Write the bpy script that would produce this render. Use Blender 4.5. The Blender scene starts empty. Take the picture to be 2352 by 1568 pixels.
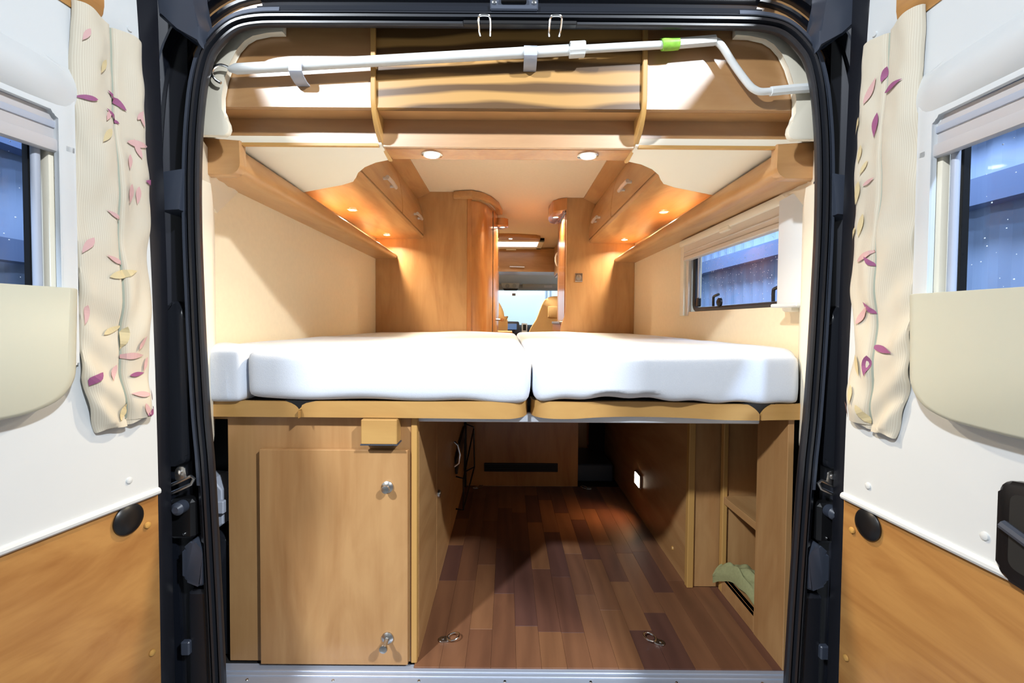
import bpy, bmesh, math, random
from mathutils import Vector, noise
random.seed(7)
SC = bpy.context.scene
COL = SC.collection
PI = math.pi
R = math.radians

# ------------------------------------------------------------------ camera, world, lamps, exposure
cam_d = bpy.data.cameras.new('camera'); cam = bpy.data.objects.new('camera', cam_d); COL.objects.link(cam)
cam_d.lens = 16; cam_d.sensor_width = 36; cam_d.clip_start = 0.02
cam_d.shift_x = 11 / 2352; cam_d.shift_y = -15 / 2352
from mathutils import Matrix
cam.matrix_world = Matrix.Translation((0, -1.2, 0.915)) @ Matrix.Rotation(R(90 - 1.6), 4, 'X') @ Matrix.Rotation(R(0.4), 4, 'Z')
SC.camera = cam
SC.view_settings.view_transform = 'Standard'
SC.view_settings.look = 'None'
SC.view_settings.gamma = 1
SC.view_settings.use_curve_mapping = False
SC.view_settings.exposure = 0.0

w = bpy.data.worlds.new('hall_light'); SC.world = w; w.use_nodes = True
bg = w.node_tree.nodes['Background']; bg.inputs[0].default_value = (0.84, 0.92, 1.0, 1); bg.inputs[1].default_value = 0.20

def lamp(name, loc, size, power, color, target=None, spread=180, shape='DISK'):
    d = bpy.data.lights.new(name, 'AREA'); d.shape = shape; d.size = size; d.energy = power; d.color = color
    d.spread = R(spread)
    o = bpy.data.objects.new(name, d); COL.objects.link(o); o.location = loc
    dirv = (Vector(target) - Vector(loc)) if target else Vector((0, 0, -1))
    o.rotation_euler = dirv.to_track_quat('-Z', 'Y').to_euler()
    return o
COOL = (0.88, 0.94, 1.0)
WARM = (1.0, 0.82, 0.58)
lamp('hall_lamp_and_fill', (-1.6, -2.2, 2.75), 0.16, 125, COOL, (0, 0.3, 0.9))
lamp('hall_lamp_and_fill', (1.6, -2.2, 2.75), 0.16, 125, COOL, (0, 0.3, 0.9))
lamp('hall_lamp_and_fill', (0, 7.6, 3.6), 1.2, 150, (0.84, 0.94, 1.0), (0, 9.0, 1.2))  # unseen fill added to brighten the white wall beyond the windscreen
lamp('hall_lamp_and_fill', (-2.2, 2.2, 3.3), 0.8, 95, COOL, (-3.3, 2.4, 1.0))  # unseen fill added for the left outer wall behind the door window
lamp('hall_lamp_and_fill', (2.2, 1.8, 3.3), 0.8, 105, COOL, (3.3, 2.0, 1.0))  # added fill for the right outer wall behind the door window
lamp('hall_lamp_and_fill', (2.2, 4.8, 3.3), 0.8, 190, COOL, (3.3, 5.0, 1.2))  # extra fill, added so the view through the side window is brighter

# ------------------------------------------------------------------ materials
def mat(name, color, rough=0.5, metal=0.0, coat=0.0, emit=None, estr=0.0, spec=0.5):
    m = bpy.data.materials.new(name); m.use_nodes = True
    b = m.node_tree.nodes['Principled BSDF']
    b.inputs['Base Color'].default_value = (*color, 1); b.inputs['Roughness'].default_value = rough
    b.inputs['Metallic'].default_value = metal; b.inputs['Coat Weight'].default_value = coat
    b.inputs['Coat Roughness'].default_value = 0.15
    b.inputs['Specular IOR Level'].default_value = spec
    if emit:
        b.inputs['Emission Color'].default_value = (*emit, 1); b.inputs['Emission Strength'].default_value = estr
    return m
def lin(r, g, b):
    f = lambda c: (c / 255 / 12.92) if c / 255 <= 0.04045 else ((c / 255 + 0.055) / 1.055) ** 2.4
    return (f(r), f(g), f(b))
def nodes(m): return m.node_tree.nodes, m.node_tree.links, m.node_tree.nodes['Principled BSDF']
def speckle(m, scale, amount, bump=0.0, stretch=(1, 1, 1)):
    n, l, b = nodes(m)
    tc = n.new('ShaderNodeTexCoord'); mp = n.new('ShaderNodeMapping'); mp.inputs['Scale'].default_value = stretch
    l.new(tc.outputs['Object'], mp.inputs[0])
    nz = n.new('ShaderNodeTexNoise'); nz.inputs['Scale'].default_value = scale; nz.inputs['Detail'].default_value = 4
    l.new(mp.outputs[0], nz.inputs['Vector'])
    c = b.inputs['Base Color'].default_value[:3]
    rp = n.new('ShaderNodeValToRGB')
    rp.color_ramp.elements[0].position = 0.3; rp.color_ramp.elements[1].position = 0.7
    rp.color_ramp.elements[0].color = (*[x * (1 - amount) for x in c], 1); rp.color_ramp.elements[1].color = (*[min(1, x * (1 + amount)) for x in c], 1)
    l.new(nz.outputs['Fac'], rp.inputs[0]); l.new(rp.outputs[0], b.inputs['Base Color'])
    if bump:
        bp = n.new('ShaderNodeBump'); bp.inputs['Strength'].default_value = bump; bp.inputs['Distance'].default_value = 0.002
        l.new(nz.outputs['Fac'], bp.inputs['Height']); l.new(bp.outputs[0], b.inputs['Normal'])
    return m
def wood(name, light, dark, grain='z', rough=0.38, coat=0.15, strong=0.0, tilt=0.0, knots=1.4):
    m = mat(name, light, rough, coat=coat); n, l, b = nodes(m)
    tc = n.new('ShaderNodeTexCoord'); mp = n.new('ShaderNodeMapping')
    s = {'x': (1.5, 6.5, 6.5), 'y': (6.5, 1.5, 6.5), 'z': (6.5, 6.5, 1.5)}[grain]
    mp.inputs['Scale'].default_value = s; mp.inputs['Rotation'].default_value = (tilt, tilt, tilt)
    l.new(tc.outputs['Object'], mp.inputs[0])
    a = n.new('ShaderNodeTexNoise'); a.inputs['Scale'].default_value = 1.1; a.inputs['Detail'].default_value = 6
    a.inputs['Roughness'].default_value = 0.55; a.inputs['Distortion'].default_value = knots
    l.new(mp.outputs[0], a.inputs['Vector'])
    mp2 = n.new('ShaderNodeMapping'); mp2.inputs['Scale'].default_value = tuple(v * 9 if v > 2 else v * 2 for v in s)
    mp2.inputs['Rotation'].default_value = (tilt, tilt, tilt)
    l.new(tc.outputs['Object'], mp2.inputs[0])
    f = n.new('ShaderNodeTexNoise'); f.inputs['Scale'].default_value = 1.6; f.inputs['Detail'].default_value = 3
    l.new(mp2.outputs[0], f.inputs['Vector'])
    mx = n.new('ShaderNodeMix'); mx.data_type = 'FLOAT'; mx.inputs[0].default_value = 0.16
    l.new(a.outputs['Fac'], mx.inputs[2]); l.new(f.outputs['Fac'], mx.inputs[3])
    src = mx.outputs[0]
    if strong:
        wv = n.new('ShaderNodeTexWave'); wv.inputs['Scale'].default_value = 0.9; wv.inputs['Distortion'].default_value = 13
        wv.inputs['Detail'].default_value = 3; wv.inputs['Detail Scale'].default_value = 0.6; wv.bands_direction = 'Z' if grain == 'x' else 'X'
        l.new(mp.outputs[0], wv.inputs['Vector'])
        m2 = n.new('ShaderNodeMix'); m2.data_type = 'FLOAT'; m2.inputs[0].default_value = strong
        l.new(src, m2.inputs[2]); l.new(wv.outputs['Fac'], m2.inputs[3]); src = m2.outputs[0]
    rp = n.new('ShaderNodeValToRGB'); e = rp.color_ramp.elements
    e[0].position = 0.30; e[0].color = (*dark, 1); e[1].position = 0.62; e[1].color = (*light, 1)
    l.new(src, rp.inputs[0]); l.new(rp.outputs[0], b.inputs['Base Color'])
    bp = n.new('ShaderNodeBump'); bp.inputs['Strength'].default_value = 0.05; bp.inputs['Distance'].default_value = 0.001
    l.new(f.outputs['Fac'], bp.inputs['Height']); l.new(bp.outputs[0], b.inputs['Normal'])
    return m
PEAR_L, PEAR_D = lin(188, 145, 96), lin(164, 118, 72)
W_V = wood('pear_wood_upright', PEAR_L, PEAR_D, 'z')
W_H = wood('pear_wood_across', PEAR_L, PEAR_D, 'x', rough=0.3, coat=0.3)
W_Y = wood('pear_wood_lengthwise', PEAR_L, PEAR_D, 'y')
W_DOOR = wood('door_veneer', lin(184, 136, 78), lin(156, 106, 56), 'y', tilt=0.25, knots=2.5)
W_BLANK = wood('birch_edge_board', lin(190, 148, 86), lin(174, 130, 72), 'x', rough=0.5)
W_WAL = wood('figured_veneer', lin(180, 138, 80), lin(92, 66, 38), 'x', rough=0.36, coat=0.0, strong=0.6, knots=2.2)
W_RED = wood('cherry_door_wood', lin(186, 128, 72), lin(160, 102, 54), 'z', rough=0.25, coat=0.5)
W_GLOSS = wood('glossy_pear_veneer', PEAR_L, PEAR_D, 'x', rough=0.36, coat=1.0)
for m_, cr_ in ((W_GLOSS, 0.36),):
    m_.node_tree.nodes['Principled BSDF'].inputs['Specular IOR Level'].default_value = 1.0
    m_.node_tree.nodes['Principled BSDF'].inputs['Coat Roughness'].default_value = cr_
EDGE = mat('wood_edge_band', lin(192, 148, 84), 0.45)
CREAM = speckle(mat('cream_wall_lining', lin(238, 222, 190), 0.75), 60, 0.02)
CREAM2 = mat('cream_plastic', lin(240, 232, 212), 0.45)
CEIL = speckle(mat('ceiling_lining', lin(232, 216, 190), 0.8), 60, 0.02)
WHITE = mat('white_plastic', lin(213, 217, 219), 0.42)
POCKET = mat('pale_green_plastic', lin(200, 200, 182), 0.5)
PAINT = mat('black_paint', (0.009, 0.011, 0.017), 0.2, coat=1.0)
PAINT2 = mat('black_satin_steel', (0.012, 0.013, 0.018), 0.34)
RUBBER = mat('black_rubber', (0.018, 0.020, 0.026), 0.36)
FLANGE_SHEEN = mat('flange_hall_reflection', (0.075, 0.088, 0.12), 0.35)  # hall reflection on the black flange, put into the base colour
PLASTIC_D = mat('dark_grey_plastic', (0.05, 0.06, 0.085), 0.38)
BLACK = mat('black_plastic', (0.008, 0.008, 0.009), 0.35)
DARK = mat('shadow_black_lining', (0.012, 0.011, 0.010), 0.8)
ALU = speckle(mat('brushed_aluminium', lin(176, 184, 200), 0.38, metal=0.35), 40, 0.05, stretch=(1, 20, 20))
ALUB = mat('bright_aluminium', lin(226, 232, 242), 0.4, metal=0.3)
CHROME = mat('chrome', (0.8, 0.8, 0.8), 0.15, metal=1.0)
HANDLE = mat('bright_handle_steel', lin(214, 212, 210), 0.28, metal=0.55)
STEEL = mat('satin_steel', lin(190, 188, 184), 0.3, metal=1.0)
GREYP = mat('light_grey_plastic', lin(176, 182, 196), 0.5)
POLE = mat('white_enamel', lin(226, 230, 230), 0.35)
GREEN = speckle(mat('green_tape', lin(140, 200, 70), 0.45), 60, 0.25)
FAB = speckle(mat('white_terry_sheet', lin(216, 222, 232), 0.9, spec=0.2), 500, 0.03, bump=0.25)
SEATF = speckle(mat('beige_seat_fabric', lin(190, 164, 118), 0.85), 200, 0.06)
OLIVE = speckle(mat('olive_cloth', lin(150, 150, 105), 0.85), 120, 0.08, bump=0.2)
HEADL = mat('grey_headliner', lin(222, 216, 196), 0.8)
GREYTRIM = mat('grey_trim', lin(186, 182, 166), 0.6)
GREYB = mat('pale_grey_blind', lin(196, 193, 194), 0.4)
BLIND = mat('beige_blind', lin(212, 202, 188), 0.45)
GOLD = mat('beige_screw', lin(196, 150, 80), 0.4)
DASH = mat('dash_plastic', (0.03, 0.04, 0.06), 0.5)
LENS = mat('lit_lamp_lens', (1, 0.9, 0.75), 0.4, emit=(1.0, 0.86, 0.66), estr=14)
SCREEN = mat('radio_screen', lin(90, 120, 165), 0.2, emit=lin(90, 125, 180), estr=0.5)
ORANGE = mat('orange_sticker', lin(235, 150, 60), 0.5)
HALLW = mat('white_hall_wall', lin(236, 242, 244), 0.8)
HALLF = mat('hall_floor', lin(120, 122, 124), 0.5)
def corrugated():
    m = mat('blue_grey_corrugated_steel', lin(124, 144, 176), 0.55); n, l, b = nodes(m)
    tc = n.new('ShaderNodeTexCoord'); nz = n.new('ShaderNodeTexNoise'); nz.inputs['Scale'].default_value = 1.2
    l.new(tc.outputs['Object'], nz.inputs['Vector']); rp = n.new('ShaderNodeValToRGB')
    rp.color_ramp.elements[0].color = (*lin(112, 130, 162), 1); rp.color_ramp.elements[1].color = (*lin(144, 164, 194), 1)
    l.new(nz.outputs['Fac'], rp.inputs[0]); l.new(rp.outputs[0], b.inputs['Base Color']); return m
CORR = corrugated()
BEAM = mat('blue_steel_beam', lin(84, 102, 138), 0.5)
def glass(name, tint, alpha):
    m = bpy.data.materials.new(name); m.use_nodes = True; n = m.node_tree.nodes; l = m.node_tree.links
    n.clear(); out = n.new('ShaderNodeOutputMaterial')
    t = n.new('ShaderNodeBsdfTransparent'); t.inputs[0].default_value = (*tint, 1)
    g = n.new('ShaderNodeBsdfGlossy'); g.inputs['Roughness'].default_value = 0.03
    lw = n.new('ShaderNodeLayerWeight'); lw.inputs[0].default_value = 0.5
    pw = n.new('ShaderNodeMath'); pw.operation = 'POWER'; pw.inputs[1].default_value = 5; l.new(lw.outputs['Facing'], pw.inputs[0])
    fr = n.new('ShaderNodeMath'); fr.operation = 'MULTIPLY_ADD'; fr.inputs[1].default_value = 0.5; fr.inputs[2].default_value = 0.03; l.new(pw.outputs[0], fr.inputs[0])
    mx = n.new('ShaderNodeMixShader'); l.new(fr.outputs[0], mx.inputs[0]); l.new(t.outputs[0], mx.inputs[1]); l.new(g.outputs[0], mx.inputs[2])
    l.new(mx.outputs[0], out.inputs[0]); return m
GLASS = glass('tinted_window_glass', (0.80, 0.88, 1.0), 0.5)
GLASSC = glass('clear_windscreen_glass', (0.90, 0.97, 1.0), 0.2)
DROP = mat('water_drop', (0.75, 0.82, 0.95), 0.1, spec=0.8)
def curtain_mat():
    m = mat('cream_striped_fabric', lin(210, 200, 180), 0.7); n, l, b = nodes(m)
    b.inputs['Sheen Weight'].default_value = 0.2
    uv = n.new('ShaderNodeUVMap'); sp = n.new('ShaderNodeSeparateXYZ'); l.new(uv.outputs[0], sp.inputs[0])
    mt = n.new('ShaderNodeMath'); mt.operation = 'MULTIPLY'; mt.inputs[1].default_value = 300; l.new(sp.outputs[0], mt.inputs[0])
    sn = n.new('ShaderNodeMath'); sn.operation = 'SINE'; l.new(mt.outputs[0], sn.inputs[0])
    rp = n.new('ShaderNodeValToRGB'); rp.color_ramp.elements[0].position = 0.0; rp.color_ramp.elements[1].position = 0.9
    rp.color_ramp.elements[0].color = (*lin(204, 195, 176), 1); rp.color_ramp.elements[1].color = (*lin(214, 207, 190), 1)
    l.new(sn.outputs[0], rp.inputs[0]); l.new(rp.outputs[0], b.inputs['Base Color']); return m
CURT = curtain_mat()
P_PURPLE = mat('purple_leaf_print', lin(150, 84, 126), 0.7); P_PINK = mat('pink_leaf_print', lin(208, 168, 166), 0.7)
P_YEL = mat('yellow_leaf_print', lin(208, 192, 150), 0.7); P_SEAM = mat('grey_green_seam', lin(172, 178, 164), 0.7)
PLANKS = [wood('brown_plank_%d' % i, lin(*a), lin(*b_), 'y', rough=0.46, coat=0.0, strong=0.15) for i, (a, b_) in enumerate([
    ((110, 72, 56), (90, 58, 46)), ((130, 88, 61), (109, 72, 50)), ((100, 66, 55), (83, 54, 46)), ((121, 80, 56), (100, 65, 46)), ((138, 95, 64), (117, 78, 52))])]

# ------------------------------------------------------------------ mesh helpers
class MB:
    def __init__(s): s.bm = bmesh.new()
    def box(s, x0, x1, y0, y1, z0, z1, bev=0.0015, seg=1):
        vs = [s.bm.verts.new((x, y, z)) for x in (min(x0, x1), max(x0, x1)) for y in (min(y0, y1), max(y0, y1)) for z in (min(z0, z1), max(z0, z1))]
        fs = [s.bm.faces.new([vs[i] for i in q]) for q in ((0, 1, 3, 2), (4, 6, 7, 5), (0, 4, 5, 1), (2, 3, 7, 6), (0, 2, 6, 4), (1, 5, 7, 3))]
        if bev:
            es = list({e for f in fs for e in f.edges})
            bmesh.ops.bevel(s.bm, geom=es, offset=bev, segments=seg, profile=0.5, affect='EDGES')
        return s
    def prism(s, poly, fa, fb, bev=0.0, seg=2):
        """poly: list of 2-D points; fa / fb map a 2-D point to the two ends"""
        a = [s.bm.verts.new(fa(*p)) for p in poly]; b = [s.bm.verts.new(fb(*p)) for p in poly]
        n = len(poly)
        fs = [s.bm.faces.new(a[::-1]), s.bm.faces.new(b)]
        fs += [s.bm.faces.new((a[i], a[(i + 1) % n], b[(i + 1) % n], b[i])) for i in range(n)]
        if bev:
            es = list({e for f in fs[:2] for e in f.edges})
            bmesh.ops.bevel(s.bm, geom=es, offset=bev, segments=seg, profile=0.5, affect='EDGES')
        return s
    def tube(s, pts, r, seg=10, closed=False, caps=True):
        pts = [Vector(p) for p in pts]; n = len(pts); rings = []
        up = None
        for i, p in enumerate(pts):
            if closed: t = (pts[(i + 1) % n] - pts[i - 1]).normalized()
            else: t = (pts[min(i + 1, n - 1)] - pts[max(i - 1, 0)]).normalized()
            if up is None: up = t.orthogonal().normalized()
            up = (up - t * up.dot(t))
            up = up.normalized() if up.length > 1e-6 else t.orthogonal().normalized()
            sd = t.cross(up); rr = r[i] if isinstance(r, (list, tuple)) else r
            rings.append([s.bm.verts.new(p + (up * math.cos(k * 2 * PI / seg) + sd * math.sin(k * 2 * PI / seg)) * rr) for k in range(seg)])
        for i in range(n if closed else n - 1):
            A, B = rings[i], rings[(i + 1) % n]
            for k in range(seg): s.bm.faces.new((A[k], A[(k + 1) % seg], B[(k + 1) % seg], B[k]))
        if caps and not closed: s.bm.faces.new(rings[0][::-1]); s.bm.faces.new(rings[-1])
        return s
    def lathe(s, prof, origin, axis, seg=20):
        """prof: (radius, height) pairs along axis"""
        ax = Vector(axis).normalized(); u = ax.orthogonal().normalized(); v = ax.cross(u); o = Vector(origin); rings = []
        for r, h in prof:
            rings.append([s.bm.verts.new(o + ax * h + (u * math.cos(k * 2 * PI / seg) + v * math.sin(k * 2 * PI / seg)) * max(r, 1e-5)) for k in range(seg)])
        for A, B in zip(rings, rings[1:]):
            for k in range(seg): s.bm.faces.new((A[k], A[(k + 1) % seg], B[(k + 1) % seg], B[k]))
        s.bm.faces.new(rings[0][::-1]); s.bm.faces.new(rings[-1])
        return s
    def loft(s, secs, cap=True, closed=True):
        rings = [[s.bm.verts.new(p) for p in sec] for sec in secs]; n = len(rings[0])
        for A, B in zip(rings, rings[1:]):
            for k in range(n if closed else n - 1): s.bm.faces.new((A[k], A[(k + 1) % n], B[(k + 1) % n], B[k]))
        if cap and closed: s.bm.faces.new(rings[0][::-1]); s.bm.faces.new(rings[-1])
        return s
    def face(s, pts): s.bm.faces.new([s.bm.verts.new(p) for p in pts]); return s
    def build(s, name, m, parent=None, smooth=35, recalc=True):
        if recalc: bmesh.ops.recalc_face_normals(s.bm, faces=s.bm.faces)
        me = bpy.data.meshes.new(name); s.bm.to_mesh(me); s.bm.free(); me.materials.append(m)
        return link(name, me, parent, smooth)
def link(name, me, parent=None, smooth=35):
    if smooth:
        me.polygons.foreach_set('use_smooth', [True] * len(me.polygons)); me.set_sharp_from_angle(angle=R(smooth))
    o = bpy.data.objects.new(name, me); COL.objects.link(o)
    if parent:
        o.parent = parent
        if parent.type == 'EMPTY': o.location = -Vector(parent.location)
    return o
def box(name, m, parent, *a, bev=0.0015, seg=1): return MB().box(*a, bev=bev, seg=seg).build(name, m, parent)
def thing(name, label, cat, loc=(0, 0, 0), group=None):
    o = bpy.data.objects.new(name, None); COL.objects.link(o); o.location = loc; o.empty_display_size = 0.1
    o['label'] = label; o['category'] = cat
    if group: o['group'] = group
    return o
def tag(o, label, cat, group=None):
    o['label'] = label; o['category'] = cat
    if group: o['group'] = group
    return o
def struct(name, loc=(0, 0, 0)):
    o = bpy.data.objects.new(name, None); COL.objects.link(o); o.location = loc; o.empty_display_size = 0.1; o['kind'] = 'structure'
    return o
def sbox(name, m, *a, bev=0.0):
    o = box(name, m, None, *a, bev=bev); o['kind'] = 'structure'; return o
def rounded(pts, r, seg=5):
    """round the corners of a 2-D polygon (r: number or list)"""
    out = []; n = len(pts)
    for i in range(n):
        p0, p, p1 = Vector(pts[i - 1]), Vector(pts[i]), Vector(pts[(i + 1) % n]); rr = r[i] if isinstance(r, (list, tuple)) else r
        if rr <= 0: out.append(tuple(p)); continue
        a = (p0 - p); b = (p1 - p); d = min(rr, a.length * 0.49, b.length * 0.49)
        A = p + a.normalized() * d; B = p + b.normalized() * d
        for k in range(seg + 1):
            t = k / seg; out.append(tuple(A * (1 - t) ** 2 + p * 2 * t * (1 - t) + B * t * t))
    return out
def smooth_path(pts, sub=6):
    pts = [Vector(p) for p in pts]; out = []
    for i in range(len(pts) - 1):
        p0 = pts[max(i - 1, 0)]; p1 = pts[i]; p2 = pts[i + 1]; p3 = pts[min(i + 2, len(pts) - 1)]
        for k in range(sub):
            t = k / sub
            out.append(0.5 * ((2 * p1) + (p2 - p0) * t + (2 * p0 - 5 * p1 + 4 * p2 - p3) * t * t + (3 * p1 - p0 - 3 * p2 + p3) * t ** 3))
    out.append(pts[-1]); return out
def lighting_spot(x, y, z, power, parent, r=0.022, spread=150, color=WARM, target=None):
    """recessed spotlight: ring > lens, with its own lamp light just below"""
    ring = MB().lathe([(r * 1.35, 0.0), (r * 1.35, 0.003), (r * 1.1, 0.005), (r * 0.98, 0.003), (r * 0.98, 0.0)], (x, y, z), (0, 0, -1), 24).build('spotlight', CHROME, parent)
    MB().lathe([(r * 0.96, 0.0), (r * 0.96, 0.0035), (r * 0.6, 0.0045)], (x, y, z), (0, 0, -1), 20).build('lens', LENS, ring)
    lamp('spot_light', (x, y, z - 0.009), r * 1.8, power, color, target, spread)

# ================================================================== setting: hall outside the van
def hall():
    o = sbox('trim_1', HALLF, -6, 6, -4, 10, -0.62, -0.6)
    for i, sx in ((0, -1), (1, 1)):
        m = MB(); n = 120; prof = []
        for k in range(n + 1):
            y = -0.5 + 7.5 * k / n; prof.append((sx * (3.3 + (0.02 if k % 4 < 2 else 0.0)), y))
        lo = [(x, y, -0.6) for x, y in prof]; hi = [(x, y, 3.4) for x, y in prof]
        m.loft([lo, hi], cap=False, closed=False)
        c = m.build('wall_outer_left' if sx < 0 else 'wall_outer_right', CORR, None, smooth=0); c['kind'] = 'structure'
        box('beam', BEAM, c, sx * 3.12, sx * 3.25, -0.5, 7, 1.28 if sx < 0 else 1.72, 1.42 if sx < 0 else 1.9, bev=0)
        box('beam', BEAM, c, sx * 3.12, sx * 3.25, -0.5, 7, 2.0 if sx < 0 else 2.3, 2.3 if sx < 0 else 2.5, bev=0)
    sbox('wall_outer_front', HALLW, -5, 5, 9.0, 9.1, -0.6, 4.5)
hall()
cond = thing('wall_conduit', 'grey cable conduit with junction box on the white hall wall beyond the windscreen', 'conduit', (0.9, 8.98, 0.3))
MB().tube([(0.86, 8.97, 1.9), (0.86, 8.97, 1.15)], 0.02).build('pipe', GREYP, cond)
MB().tube([(0.95, 8.97, 1.9), (0.95, 8.97, 1.1)], 0.015).build('pipe', GREYP, cond)
box('junction_box', GREYTRIM, cond, 0.8, 0.98, 8.92, 9.0, 1.0, 1.16)
MB().tube([(0.88, 8.96, 1.0), (0.9, 8.96, 0.85), (0.75, 8.96, 0.72), (0.45, 8.96, 0.62)], 0.012).build('cable', GREYTRIM, cond)

# ================================================================== setting: van shell
FLY = 1.32
floor = struct('floor')
box('subfloor', DARK, floor, -1.0, 1.0, -0.02, 6.0, -0.06, -0.006, bev=0)
x = -0.242; col_i = 0
while x < 0.74:
    y = -0.018; y_end = 0.36 if x > 0.63 else FLY
    k = random.randint(0, 4); first = True
    while y < y_end - 0.01:
        ln = random.uniform(0.12, 0.42) if first else random.uniform(0.24, 0.46); first = False
        y1 = min(y + ln, y_end)
        if y_end - y1 < 0.06: y1 = y_end
        k = (k + random.randint(1, 4)) % 5
        box('plank', PLANKS[k], floor, x + 0.0002, x + 0.0678, y + 0.0002, y1 - 0.0002, -0.006, random.uniform(-0.0006, 0.0), bev=0.0004)
        y = y1
    x += 0.068; col_i += 1
box('living_floor', PLANKS[2], floor, -0.95, 0.95, 2.0, 6.0, -0.006, 0.0, bev=0)

ceil = sbox('ceiling', CEIL, -1.0, 1.0, 0.13, 5.75, 1.835, 1.88)
wl = struct('wall_left'); wr = struct('wall_right')
box('wall_panel', CREAM, wl, -1.02, -0.94, 0.22, 4.6, -0.1, 1.88, bev=0)
WY0, WY1, WZ0, WZ1 = 0.30, 1.20, 0.975, 1.318
box('wall_panel', CREAM, wr, 0.94, 1.02, WY1, 4.6, -0.1, 1.88, bev=0)
box('wall_panel', CREAM, wr, 0.94, 1.02, 0.22, WY0, -0.1, 1.88, bev=0)
box('wall_panel', CREAM, wr, 0.94, 1.02, WY0, WY1, -0.1, WZ0, bev=0)
box('wall_panel', CREAM, wr, 0.94, 1.02, WY0, WY1, WZ1, 1.88, bev=0)

# rear body frame: profile swept round the door opening
HALF = [(.690, -.30), (.697, .05), (.715, .51), (.727, .68), (.735, .85), (.739, .97), (.743, 1.12), (.743, 1.24), (.740, 1.33), (.735, 1.40), (.725, 1.48), (.709, 1.54), (.691, 1.568), (.667, 1.592), (.64, 1.608), (.60, 1.616), (.55, 1.618), (.45, 1.6185), (.35, 1.619), (.25, 1.619), (.12, 1.619)]
path = [Vector((x, z)) for x, z in HALF] + [Vector((-x, z)) for x, z in HALF[::-1]]
path = [v.to_2d() for v in smooth_path([v.to_3d() for v in path], 3)]
def sweep(i0, i1, prof):
    m = MB(); secs = []
    for i in range(i0, i1):
        t = (path[min(i + 1, len(path) - 1)] - path[max(i - 1, 0)]).normalized(); nrm = Vector((t.y, -t.x))
        secs.append([(path[i].x + nrm.x * u, y, path[i].y + nrm.y * u) for u, y in prof])
    return m.loft(secs, cap=False, closed=False)
rear = struct('wall_rear')
SEAL = [(.004, -.080), (0, -.088), (0, -.096), (.003, -.101), (.008, -.101), (.0105, -.086), (.0135, -.086), (.016, -.105), (.022, -.105), (.0245, -.090), (.0275, -.090), (.030, -.098), (.034, -.096), (.035, -.06)]
FLANGE = [(.032, -.080), (.034, -.089), (.037, -.092), (.047, -.090), (.052, -.080), (.054, -.074)]
FRAME = [(.040, -.080), (.052, -.078), (.070, -.030), (.078, -.016), (.100, -.014), (.103, -.036), (.106, -.042), (.113, -.042), (.116, -.028), (.128, -.026), (.132, -.055), (.150, -.060), (.165, -.050), (.168, .05)]
HEAD = [(.030, -.070), (.033, -.085), (.040, -.090), (.052, -.088), (.058, -.070), (.072, -.058), (.080, -.060), (.088, -.078), (.105, -.084), (.16, -.086), (.30, -.07), (.36, .05)]
N = len(path); c0, c1 = 45, N - 45
sweep(0, N, SEAL).build('weather_seal', RUBBER, rear, 28)
sweep(0, c0 + 1, FRAME).build('right_pillar', PAINT, rear, 40)
sweep(c1 - 1, N, FRAME).build('left_pillar', PAINT, rear, 40)
sweep(6, c0 + 4, FLANGE).build('flange', FLANGE_SHEEN, rear, 40)
sweep(c1 - 4, N - 6, FLANGE).build('flange', FLANGE_SHEEN, rear, 40)
sweep(c0, c1, HEAD).build('header', PAINT, rear, 40)
# closing panels of the body behind the pillars
for s in (-1, 1):
    MB().prism([(0.80, -0.05), (0.92, -0.04), (1.02, 0.24), (0.96, 0.26)], lambda a, b: (s * a, b, -0.4), lambda a, b: (s * a, b, 2.0)).build('body_side', PAINT2, rear)
box('roof_rear', PAINT2, rear, -1.0, 1.0, -0.03, 0.2, 1.78, 1.95, bev=0)
sp = box('striker_plate', PLASTIC_D, rear, -0.046, 0.068, -0.100, -0.082, 1.655, 1.682, bev=0.003)
for sx in (-0.036, 0.058):
    MB().lathe([(.0055, 0), (.005, .003), (.002, .004)], (sx, -0.100, 1.672), (0, -1, 0), 12).build('screw', CHROME, sp)
MB().tube([(-0.02, -0.104, 1.675), (0.04, -0.104, 1.675)], 0.006).build('roller', BLACK, sp)
box('latch_rail', BLACK, rear, -0.11, 0.16, -0.106, -0.09, 1.618, 1.628, bev=0.002)
for cx in (-0.058, 0.108):
    MB().tube(smooth_path([(cx - .012, -.085, 1.604), (cx - .0135, -.10, 1.608), (cx - .0135, -.126, 1.618), (cx - .008, -.132, 1.621), (cx + .008, -.132, 1.621), (cx + .0135, -.126, 1.618), (cx + .0135, -.10, 1.608), (cx + .012, -.085, 1.604)], 5), 0.0026, 8).build('door_striker', CHROME, rear)
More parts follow.
